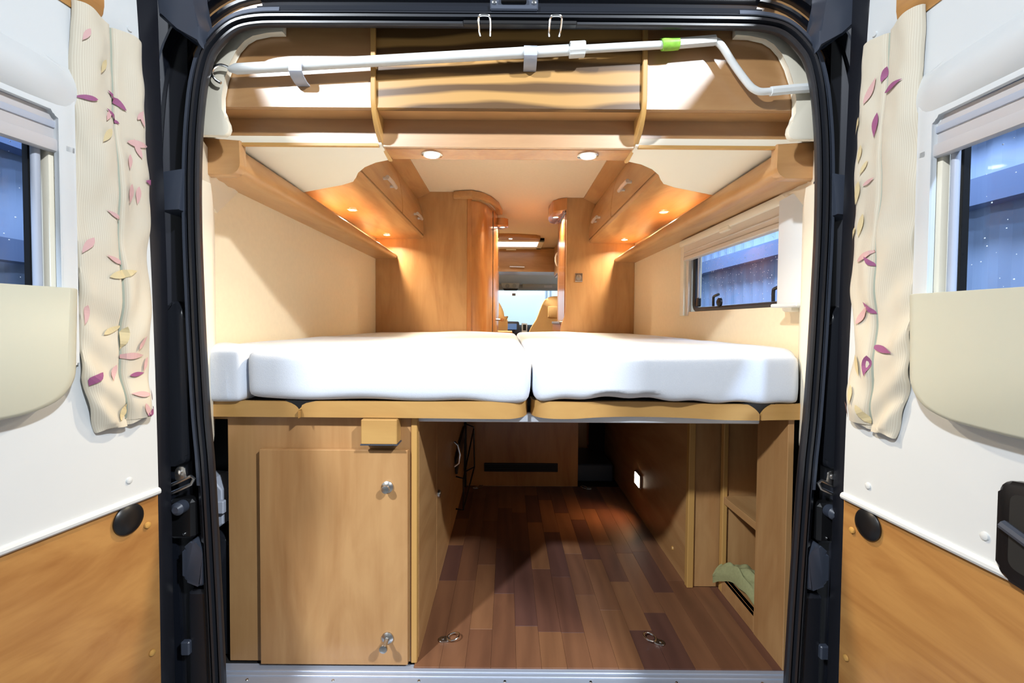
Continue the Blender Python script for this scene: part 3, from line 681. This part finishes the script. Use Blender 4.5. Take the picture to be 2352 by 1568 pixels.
def soft(name, poly, z0, z1, label, seedv, vox=.013, sm=9, fn=None):
    bm = bmesh.new()
    a = [bm.verts.new((x, y, z0)) for x, y in poly]; b = [bm.verts.new((x, y, z1)) for x, y in poly]; n = len(poly)
    bm.faces.new(a[::-1]); bm.faces.new(b)
    for i in range(n): bm.faces.new((a[i], a[(i + 1) % n], b[(i + 1) % n], b[i]))
    bmesh.ops.recalc_face_normals(bm, faces=bm.faces)
    me = bpy.data.meshes.new(name); bm.to_mesh(me); bm.free()
    ob = bpy.data.objects.new('tmp', me); COL.objects.link(ob)
    md = ob.modifiers.new('r', 'REMESH'); md.mode = 'VOXEL'; md.voxel_size = vox
    dg = bpy.context.evaluated_depsgraph_get(); ev = ob.evaluated_get(dg)
    m2 = bpy.data.meshes.new_from_object(ev); bpy.data.objects.remove(ob)
    bm = bmesh.new(); bm.from_mesh(m2)
    for _ in range(sm): bmesh.ops.smooth_vert(bm, verts=bm.verts, factor=.5, use_axis_x=True, use_axis_y=True, use_axis_z=True)
    for v in bm.verts:
        c = v.co; nz = noise.noise((c.x * 5 + seedv, c.y * 5, c.z * 5)); c += v.normal * nz * .0035
        if fn: fn(c)
    bm.to_mesh(m2); bm.free(); m2.name = name; m2.materials.clear(); m2.materials.append(FAB)
    o = link(name, m2, None, 0)
    m2.polygons.foreach_set('use_smooth', [True] * len(m2.polygons))
    return tag(o, label, 'mattress' if 'mattress' in name else 'cushion', 'white mattresses on the bed' if 'mattress' in name else None)
def fl(c):
    if c.z < .735 and c.y < .05: c.z -= .010 * math.exp(-((c.x + .02) / .07) ** 2) + .003 * math.sin(c.x * 21) - .003
    if c.y > 1.85 and c.z > .8: c.z += .012 * math.exp(-((c.x + .30) / .20) ** 2)
def frr(c):
    if c.z < .735 and c.y < .05: c.z += .012 * math.exp(-((c.x - .30) / .14) ** 2) - .004 * max(0, (c.x - .35) / .3) + .0025 * math.sin(c.x * 55)
    if c.y > 1.6 and c.z > .8: c.z += .010 * math.exp(-((c.x - .35) / .25) ** 2)
soft('mattress', [(-.668, -.048), (.062, -.048), (.062, 2.035), (-.935, 2.035), (-.935, .33), (-.668, .10)], .707, .840, 'white covered mattress on the left half of the bed', 1, fn=fl)
soft('mattress', [(.066, -.048), (.752, -.040), (.765, .0), (.935, .28), (.935, 2.16), (.066, 2.16)], .710, .840, 'white covered mattress on the right half of the bed', 8, fn=frr)
soft('corner_cushion', [(-.772, -.050), (-.672, -.050), (-.672, .10), (-.935, .325), (-.935, .24)], .704, .845, 'small white corner cushion beside the left mattress, folded cover', 4, vox=.010, sm=8)

# ================================================================== cupboard under the bed, left
cab = thing('bed_cupboard', 'wooden cupboard under the left of the bed with one big door and steel knobs', 'cupboard', (-.49, .3, 0))
box('front_panel', W_V, cab, -.740, -.243, 0.0, .016, .0, .664, bev=.001)
box('side_panel', W_Y, cab, -.251, -.235, .016, .323, .0, .664, bev=.001)
box('side_panel', W_Y, cab, -.251, -.235, .327, .70, .0, .664, bev=.001)
box('side_panel', W_Y, cab, -.251, -.235, .704, 1.32, .0, .664, bev=.001)
box('edge_post', EDGE, cab, -.252, -.236, -.006, .016, .0, .664, bev=.002)
box('top_board', W_H, cab, -.93, -.243, .016, 1.32, .650, .664, bev=0)
box('outer_panel', W_V, cab, -.742, -.728, .016, .24, .0, .65, bev=0)
dr = box('door', W_V, cab, -.648, -.258, -.018, -.002, .004, .578, bev=.0015)
for zz, ex in ((.482, .012), (.079, .034)):
    k = MB().lathe([(.0155, 0), (.0155, .004), (.011, .007), (.006, .009)], (-.311, -.018, zz), (0, -1, 0), 24).build('knob_rosette', STEEL, dr)
    kb = MB().lathe([(.006, .006), (.0055, ex), (.0095, ex + .003), (.011, ex + .008), (.010, ex + .012), (.004, ex + .014)], (-.311, -.018, zz), (0, -1, 0), 20).build('knob', STEEL, k)
bk = box('bracket', W_BLANK, cab, -.372, -.280, -.045, .0, .600, .664, bev=.002)
box('bracket_base', PLASTIC_D, bk, -.374, -.278, -.046, .0, .5975, .6005, bev=.0005)
for sx in (-.35, -.29): MB().lathe([(.002, 0), (.002, .001)], (sx, -.046, .601), (0, -1, 0), 8).build('screw', CHROME, bk)
MB().lathe([(.014, 0), (.013, .006), (.007, .009)], (-.235, .36, .32), (1, 0, 0), 16).build('side_knob', STEEL, cab)
MB().lathe([(.010, 0), (.008, .008)], (-.235, 1.08, .33), (1, 0, 0), 12).build('side_button', WHITE, cab)
MB().tube([(-.232, .80, .385), (-.215, .80, .37), (-.205, .80, .33), (-.210, .80, .29), (-.230, .80, .275)], .006, 10).build('loop_handle', CHROME, cab)
# black wire rack on its side
rk = thing('wire_rack', 'black wire rack with strap fixed low on the cupboard side under the bed', 'rack', (-.2, 1.1, .1))
rw = MB()
rw.tube([(-.232, 1.28, .36), (-.18, 1.28, .34), (-.175, 1.28, .12), (-.23, 1.28, .09)], .004, 8); rw.build('wire_hoop', BLACK, rk)
MB().tube([(-.230, .86, .21), (-.195, .86, .20), (-.195, .86, .055), (-.23, .86, .06)], .004, 8).build('wire_hoop', BLACK, rk)
MB().tube([(-.195, .86, .20), (-.18, 1.28, .33)], .004, 8).build('wire_rail', BLACK, rk)
MB().tube([(-.195, .86, .06), (-.175, 1.28, .12)], .004, 8).build('wire_rail', BLACK, rk)
MB().prism([(.84, .30), (.98, .33), (1.22, .36), (1.22, .30), (.98, .25), (.86, .22)], lambda a, b: (-.233, a, b), lambda a, b: (-.222, a, b), .002, 1).build('strap', BLACK, rk)
# grey box in the gap by the pillar
gb = thing('grey_socket_box', 'light grey plastic box in the dark gap left of the cupboard', 'box', (-.79, .05, .36))
MB().prism([(-.86, .49), (-.795, .485), (-.770, .455), (-.768, .362), (-.80, .338), (-.86, .338)], lambda a, b: (a, .02, b), lambda a, b: (a, .09, b), .003, 1).build('box_body', GREYP, gb)
box('hinge_lug', GREYP, gb, -.782, -.757, .005, .022, .395, .43, bev=.003)
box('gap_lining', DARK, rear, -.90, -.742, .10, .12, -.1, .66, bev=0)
tk = thing('black_tank', 'black moulded tank standing below the grey box beside the pillar', 'tank', (-.79, .06, 0))
MB().prism(rounded([(-.86, 0.0), (-.752, 0.0), (-.752, .315), (-.772, .330), (-.86, .33)], [0, 0, .012, .01, 0]), lambda a, b: (a, .02, b), lambda a, b: (a, .10, b), .006).build('tank_body', RUBBER, tk)

# ================================================================== back panel below the bed
bp = thing('garage_bulkhead', 'wooden bulkhead at the far end under the bed with black slot vent', 'panel', (.09, 1.33, 0))
box('panel', W_RED, bp, -.222, .400, 1.32, 1.336, .0, .672, bev=.001)
v = box('vent', BLACK, bp, -.123, .287, 1.312, 1.32, .083, .131, bev=.002)
for zz in (.092, .103, .114): box('vent_slat', DARK, v, -.118, .282, 1.309, 1.3125, zz, zz + .006, bev=0)
box('dark_post', BLACK, bp, -.236, -.222, 1.30, 1.336, .0, .672, bev=0)
ht = thing('floor_duct_box', 'low dark box in the recess right of the slot vent panel', 'box', (.5, 1.5, 0))
box('box_body', PLASTIC_D, ht, .405, .615, 1.40, 1.75, .0, .10, bev=.006)
box('recess_side', W_RED, ht, .386, .400, 1.337, 1.776, .0, .672, bev=0)  # unseen panel added to keep living-area light out of the recess
box('recess_back', W_RED, ht, .40, .53, 1.76, 1.776, .0, .672, bev=0)
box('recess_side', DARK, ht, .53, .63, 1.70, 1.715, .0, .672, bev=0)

# ================================================================== side unit under the bed, right
ru = thing('bed_side_unit', 'wooden side unit under the right of the bed with an open niche and shelf', 'cupboard', (.75, .4, 0))
box('long_panel', W_Y, ru, .632, .648, .372, 1.72, .0, .664, bev=.001)
box('edge_post', EDGE, ru, .628, .650, .350, .374, .0, .664, bev=.002)
box('cross_panel', W_V, ru, .650, .742, .360, .376, .0, .664, bev=.001)
box('edge_post', EDGE, ru, .735, .751, .326, .348, .0, .664, bev=.002)
box('near_panel', W_V, ru, .735, .751, -.020, .124, -.002, .672, bev=.001)
box('niche_floor', W_Y, ru, .735, .93, .124, .348, .05, .062, bev=0)
box('niche_lip', W_H, ru, .735, .749, .124, .326, .0, .062, bev=.001)
box('niche_back', W_H, ru, .930, .939, .10, .37, .0, .664, bev=0)
box('niche_far_side', W_V, ru, .752, .93, .338, .352, .0, .664, bev=0)
box('niche_near_side', W_V, ru, .751, .93, .110, .124, .0, .664, bev=0)
box('niche_shelf', W_Y, ru, .737, .93, .125, .337, .306, .330, bev=.001)
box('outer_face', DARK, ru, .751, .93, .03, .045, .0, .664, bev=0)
sl = box('step_light', STEEL, ru, .622, .632, .90, .985, .140, .205, bev=.003)
box('lens', LENS, sl, .6195, .622, .906, .979, .146, .199, bev=.001)
lamp('step_light_glow', (.612, .94, .172), .05, .36, (1.0, .48, .18), (.42, .90, .0), 100)
MB().lathe([(.008, 0), (.006, .004)], (.632, .50, .065), (-1, 0, 0), 12).build('screw_cap', GOLD, ru)

# crumpled olive cloth over the niche lip
def cloth_lump():
    NA, NB = 36, 26; vs = []; fs = []
    rows = [[(.711, .337, .030), (.737, .275, .071), (.747, .205, .080), (.753, .135, .060)],
            [(.724, .328, .086), (.757, .287, .120), (.784, .225, .121), (.812, .128, .100)],
            [(.800, .330, .082), (.840, .280, .085), (.860, .210, .080), (.880, .128, .074)]]
    cv = [smooth_path(r_, 12) for r_ in rows]
    for j in range(NB + 1):
        for i in range(NA + 1):
            a, b = i / NA, j / NB
            p0, p1, p2 = (c[min(i, len(c) - 1)] for c in cv)
            p = p0 * (1 - b) ** 2 + (p1 * 2 - (p0 + p2) * .5) * 2 * b * (1 - b) + p2 * b * b
            f = .0065 * math.sin(b * 15 + a * 9) + .004 * math.sin(a * 20 - b * 7) + .008 * noise.noise((a * 4, b * 5, 2.2))
            f -= .010 * math.exp(-((b - .34 - .12 * a) / .05) ** 2) + .008 * math.exp(-((b - .72 + .2 * a) / .06) ** 2)
            g = .3 + .7 * min(1, b * 4)
            vs.append((p.x + .4 * f * g, p.y + .004 * noise.noise((a * 7, b * 6, 1.0)), max(.026 if p.x < .734 else .0655, p.z + f * g)))
    n0 = len(vs); vs += [(x, y, z - .004) for x, y, z in vs[:n0]]
    ix = lambda i, j: j * (NA + 1) + i
    for j in range(NB):
        for i in range(NA):
            q = (ix(i, j), ix(i + 1, j), ix(i + 1, j + 1), ix(i, j + 1)); fs.append(q); fs.append(tuple(n0 + k for k in q[::-1]))
    rim = [ix(i, 0) for i in range(NA + 1)] + [ix(NA, j) for j in range(1, NB + 1)] + [ix(i, NB) for i in range(NA - 1, -1, -1)] + [ix(0, j) for j in range(NB - 1, 0, -1)]
    for k in range(len(rim)): a, b = rim[k], rim[(k + 1) % len(rim)]; fs.append((a, n0 + a, n0 + b, b))
    me = bpy.data.meshes.new('crumpled_cloth'); me.from_pydata(vs, [], fs); me.materials.append(OLIVE)
    tag(link('crumpled_cloth', me, None, 70), 'crumpled olive green cloth hanging over the low edge of the niche', 'cloth')
cloth_lump()

# lashing rings
def lash(px, py, ang, label, sc=1.0):
    t = thing('lashing_ring', label, 'ring', (px, py, 0), 'floor lashing rings')
    ca, sa = math.cos(ang), math.sin(ang)
    T = lambda u, v, z: (px + u * ca - v * sa, py + u * sa + v * ca, z)
    MB().prism(rounded([(-.026, -.011), (.006, -.011), (.006, .011), (-.026, .011)], .009), lambda a, b: T(a, b, .0), lambda a, b: T(a, b, .0045), .0012, 1).build('plate', STEEL, t)
    MB().lathe([(.004, 0), (.003, .002)], T(-.014, 0, .0045), (0, 0, 1), 10).build('screw', CHROME, t)
    ring = [T(.016 + .017 * math.cos(k * PI / 10), .0155 * math.sin(k * PI / 10), .006 + .007 * (1 + math.cos(k * PI / 10)) * .5) for k in range(20)]
    MB().tube(ring, .0024, 8, closed=True).build('ring', CHROME, t)
lash(-.165, .085, 0.1, 'steel lashing ring on the floor at front left, near the cupboard door')
lash(.432, .083, PI - .45, 'steel lashing ring on the floor at front right, opposite the niche')
lash(-.158, 1.285, 0.1, 'small lashing ring in shadow at the left foot of the slot vent bulkhead')
lash(.445, 1.285, PI - .1, 'small lashing ring in shadow by the low dark duct box')

# ================================================================== washroom front on the left of the aisle
wc = thing('washroom_cabin', 'tall wooden washroom wall with curved sliding door left of the aisle', 'cabin', (-.5, 2.2, 0))
box('front_panel', W_V, wc, -.94, -.290, 2.05, 2.07, .0, 1.835, bev=.001)
box('edge_post', W_RED, wc, -.290, -.258, 2.047, 2.085, .0, 1.80, bev=.003)
cp = smooth_path([(-.258, 2.06, 0), (-.205, 2.085, 0), (-.158, 2.17, 0), (-.128, 2.30, 0), (-.116, 2.37, 0)], 5)
MB().loft([[(p.x, p.y, z) for z in (.0, 1.775)] for p in cp], cap=False, closed=False).build('curved_door', W_RED, wc, 60)
box('door_seal', BLACK, wc, -.122, -.114, 2.365, 2.375, .0, 1.775, bev=0)
MB().prism([(-.113, 2.375), (-.085, 2.50), (-.085, 3.3), (-.14, 3.3), (-.14, 2.375)], lambda a, b: (a, b, .0), lambda a, b: (a, b, 1.8), .002, 1).build('door_post', W_RED, wc)
cn = [(-.385, 2.02), (-.33, 2.0), (-.25, 1.99), (-.19, 2.03), (-.12, 2.14), (-.07, 2.32), (-.045, 2.52), (-.12, 2.58), (-.40, 2.2)]
MB().prism(cn, lambda a, b: (a, b, 1.785), lambda a, b: (a, b, 1.833), .008).build('cornice', W_Y, wc)
MB().tube(smooth_path([(-.20, 2.07, 1.782), (-.14, 2.16, 1.782), (-.10, 2.34, 1.782)], 5), .004, 6).build('sliding_rail', STEEL, wc)
kp = MB().prism(rounded([(-.09, 2.5), (.0, 2.52), (.005, 2.62), (-.09, 2.7)], .03), lambda a, b: (a, b, 1.70), lambda a, b: (a, b, 1.76), .006).build('lamp_console', W_RED, wc)
lighting_spot(-.045, 2.57, 1.6995, 10.0, kp, .02, 150)
MB().tube([(-.085, 2.52, .935), (-.05, 2.52, .935), (-.05, 2.52, .935), (-.035, 2.50, .935)], [.008, .006, .012, .012], 10).build('door_knob', CHROME, wc)

# ================================================================== tall unit on the right of the aisle
tu = thing('tall_kitchen_unit', 'tall wooden kitchen unit right of the aisle with chrome square fitting', 'cabinet', (.65, 2.3, 0))
pol = [(.94, .0), (.94, 1.835), (.432, 1.835), (.432, 1.0), (.425, .955), (.405, .91), (.395, .86), (.395, .0)]
MB().prism(pol, lambda a, b: (a, 2.18, b), lambda a, b: (a, 2.205, b), .002, 1).build('end_panel', W_V, tu)
box('dark_gap', BLACK, tu, .436, .47, 2.205, 2.23, .9, 1.80, bev=0)
box('fridge_door', W_RED, tu, .428, .46, 2.23, 2.64, .93, 1.73, bev=.004)
box('carcass', W_V, tu, .46, .94, 2.205, 3.0, .0, 1.83, bev=0)
box('hinge_plate', STEEL, tu, .424, .46, 2.23, 2.56, 1.735, 1.765, bev=.003)
box('counter', STEEL, tu, .40, .46, 2.3, 2.9, .905, .925, bev=.002)
box('counter_front', W_RED, tu, .408, .46, 2.3, 2.9, .0, .905, bev=.002)
cn = rounded([(.432, 2.16), (.432, 2.66), (.36, 2.66), (.315, 2.45), (.345, 2.22)], [.0, 0, .04, .06, .05])
cpn = MB().prism(cn, lambda a, b: (a, b, 1.745), lambda a, b: (a, b, 1.832), .008).build('lamp_console', W_RED, tu)
lighting_spot(.375, 2.40, 1.7445, 10.0, cpn, .02, 150)
sw = box('square_fitting', CHROME, tu, .497, .556, 2.174, 2.18, 1.218, 1.282, bev=.003)
MB().lathe([(.02, 0), (.018, .004), (.008, .005)], (.526, 2.174, 1.25), (0, -1, 0), 18).build('fitting_disc', STEEL, sw)
box('fitting_lever', CHROME, sw, .523, .529, 2.163, 2.174, 1.245, 1.272, bev=.001)
kl = thing('kitchen_locker', 'wooden wall locker far down the right side of the aisle', 'cupboard', (.75, 3.6, 1.45))
box('carcass', W_Y, kl, .575, .94, 3.05, 4.35, 1.46, 1.834, bev=.004)
box('door', W_Y, kl, .562, .575, 3.06, 4.34, 1.475, 1.81, bev=.003)
hb = thing('hanging_strap', 'pale strap loop hanging at the far locker right of the aisle', 'strap', (.5, 3.7, 1.5))
MB().tube(smooth_path([(.57, 3.6, 1.66), (.522, 3.6, 1.64), (.505, 3.6, 1.58), (.520, 3.6, 1.52), (.57, 3.6, 1.50)], 5), .012, 8).build('strap', BLIND, hb)

# ================================================================== front of the living area and the cab
cl = thing('cab_locker', 'wooden locker across the front above the cab with a steel bar handle', 'cupboard', (.2, 4.5, 1.53))
d_ = box('door', W_H, cl, -.94, .94, 4.40, 4.42, 1.535, 1.815, bev=.003)
handle((.025, 4.40, 1.592), (.205, 4.40, 1.588), (0, -.025, 0), d_, .008)
box('carcass', W_H, cl, -.94, .94, 4.42, 4.8, 1.535, 1.833, bev=0)
lv = thing('lamp_pelmet', 'curved wooden ceiling pelmet with one spotlight before the skylight', 'pelmet', (.1, 3.6, 1.80))
pl = MB().prism([(-.4, 3.74), (-.4, 3.56), (-.1, 3.54), (.12, 3.55), (.30, 3.60), (.345, 3.66), (.345, 3.74)], lambda a, b: (a, b, 1.797), lambda a, b: (a, b, 1.834), .003, 1).build('pelmet_board', W_H, lv)
lighting_spot(.028, 3.62, 1.7965, 26.0, pl, .02, 150)
sk = struct('window_2', (.1, 4.0, 1.8))
for a in ((-.3, .40, 3.77, 3.83), (-.3, .40, 4.24, 4.32), (.34, .40, 3.77, 4.32), (-.3, -.24, 3.77, 4.32)):
    box('skylight_frame', CREAM2, sk, a[0], a[1], a[2], a[3], 1.797, 1.834, bev=.004)
box('skylight_pane', mat('daylit_skylight', (.9, .93, 1), .5, emit=(.85, .9, 1.0), estr=2.2), sk, -.24, .34, 3.83, 4.24, 1.815, 1.82, bev=0)
box('skylight_blind', BLIND, sk, -.24, .34, 4.20, 4.24, 1.800, 1.812, bev=.002)
box('skylight_catch', CREAM2, sk, -.02, .10, 4.31, 4.335, 1.785, 1.80, bev=.002)
hd = struct('trim_5', (0, 5.2, 1.45))
MB().loft([[(xx, y, z) for y, z in ((4.78, 1.535), (5.0, 1.545), (5.3, 1.525), (5.6, 1.47), (5.6, 1.60), (4.78, 1.60))] for xx in (-1.0, 1.0)]).build('headliner', HEADL, hd)
box('header_rail', GREYTRIM, hd, -1.0, 1.0, 5.58, 5.72, 1.395, 1.49, bev=.01)
oc = MB().prism(rounded([(-.10, 1.50), (-.07, 1.405), (.16, 1.405), (.18, 1.50)], .02), lambda a, b: (a, 5.50, b), lambda a, b: (a, 5.6, b), .01).build('overhead_console', HEADL, hd)
for sx in (.0, .10): MB().lathe([(.03, 0), (.025, .004)], (sx, 5.50, 1.45), (0, -1, 0), 16).build('map_light', GREYTRIM, oc)
vs_ = thing('sun_visor', 'grey sun visor folded up above the right side of the windscreen', 'visor', (.5, 5.5, 1.42))
box('visor_flap', GREYTRIM, vs_, .22, .95, 5.54, 5.565, 1.42, 1.49, bev=.01, seg=2)
lb = box('visor_label', BLIND, vs_, .54, .66, 5.537, 5.54, 1.43, 1.465, bev=0)
mr = thing('rear_view_mirror', 'dark rear view mirror unit hanging at the top of the windscreen', 'mirror', (.04, 5.5, 1.38))
MB().prism(rounded([(-.07, 1.407), (-.05, 1.380), (.14, 1.380), (.16, 1.407)], .01), lambda a, b: (a, 5.47, b), lambda a, b: (a, 5.52, b), .006).build('mirror_shell', BLACK, mr)
ws = struct('window_3', (0, 5.75, 1.0))
MB().prism([(-1, 1.41), (1, 1.41), (1, .70), (-1, .70)], lambda a, b: (a, 5.72 + (1.41 - b) * .5, b), lambda a, b: (a, 5.725 + (1.41 - b) * .5, b)).build('windscreen', GLASSC, ws)
st = thing('windscreen_sticker', 'small orange sticker on the windscreen below the mirror', 'sticker', (.1, 5.71, 1.33))
box('sticker_sheet', ORANGE, st, .072, .122, 5.735, 5.738, 1.318, 1.355, bev=0)
box('sticker_mark', WHITE, st, .09, .106, 5.7335, 5.735, 1.326, 1.348, bev=0)
dsh = thing('dashboard', 'dark dashboard with radio below the windscreen', 'dashboard', (.2, 5.4, .6))
MB().loft([[(xx, y, z) for y, z in ((5.2, .0), (5.12, .6), (5.14, .80), (5.25, .88), (5.6, .86), (5.9, .80), (5.9, .0))] for xx in (-.95, .95)]).build('dash_body', DASH, dsh, 40)
rc = MB().prism(rounded([(-.10, .76), (-.10, .93), (.16, .925), (.185, .76)], .02), lambda a, b: (a, 5.06, b), lambda a, b: (a, 5.2, b), .008).build('radio_console', DASH, dsh)
box('radio_screen', SCREEN, rc, -.02, .13, 5.05, 5.06, .815, .895, bev=.004)
vt = MB().prism(rounded([(.20, .78), (.20, .905), (.275, .90), (.275, .78)], .008), lambda a, b: (a, 5.07, b), lambda a, b: (a, 5.2, b), .003).build('vent_bezel', WHITE, dsh)
box('vent_grille', BLACK, vt, .215, .26, 5.06, 5.072, .805, .885, bev=.004)
MB().tube([(.06, 5.0, .70), (.10, 5.05, .80)], [.03, .02], 10).build('gear_knob', BLACK, dsh)
def seat(pts, wd, label, y0):
    t = thing('captain_chair', label, 'chair', (pts[0][0], y0, .3), 'cab chairs')
    poly = [v.to_2d() for v in smooth_path([Vector((x_, z_, 0)) for x_, z_ in pts], 4)]
    MB().prism(poly, lambda a, b: (a, y0 + (1.2 - b) * .12, b), lambda a, b: (a, y0 + .13 + (1.2 - b) * .12, b), .03, 3).build('backrest', SEATF, t, 60)
    cx = (min(p[0] for p in pts) + max(p[0] for p in pts)) / 2
    MB().box(cx - .26, cx + .26, y0 + .10, y0 + .6, .42, .60, bev=.04, seg=3).build('seat_cushion', SEATF, t, 60)
    MB().box(cx - .22, cx + .22, y0 + .12, y0 + .55, .0, .42, bev=.01).build('seat_base', BLACK, t)
    return t, cx
t_, cx = seat([(.20, .50), (.24, .80), (.32, .95), (.36, 1.06), (.40, 1.15), (.45, 1.19), (.53, 1.20), (.61, 1.19), (.66, 1.15), (.70, 1.06), (.74, .95), (.82, .80), (.84, .50)], .6, 'beige cab seat back on the right, before the windscreen', 3.72)
box('headrest_panel', SEATF, t_, cx - .08, cx + .08, 3.722, 3.76, .97, 1.09, bev=.010, seg=2)
t_, cx = seat([(-.66, .50), (-.64, .90), (-.60, .98), (-.55, 1.13), (-.46, 1.22), (-.33, 1.24), (-.20, 1.22), (-.10, 1.14), (-.045, 1.04), (-.03, .965), (-.005, .95), (.005, .90), (.0, .50)], .6, 'beige cab seat on the left, half hidden by the washroom post', 3.72)
tb = thing('dinette_table', 'narrow pale wooden tabletop corner just above the mattress in the aisle', 'table', (.0, 3.4, .0))
box('tabletop', W_BLANK, tb, -.35, .05, 3.33, 3.62, .80, .825, bev=.004)
MB().tube([(-.2, 3.42, 0), (-.2, 3.42, .80)], .03, 12).build('leg', STEEL, tb)
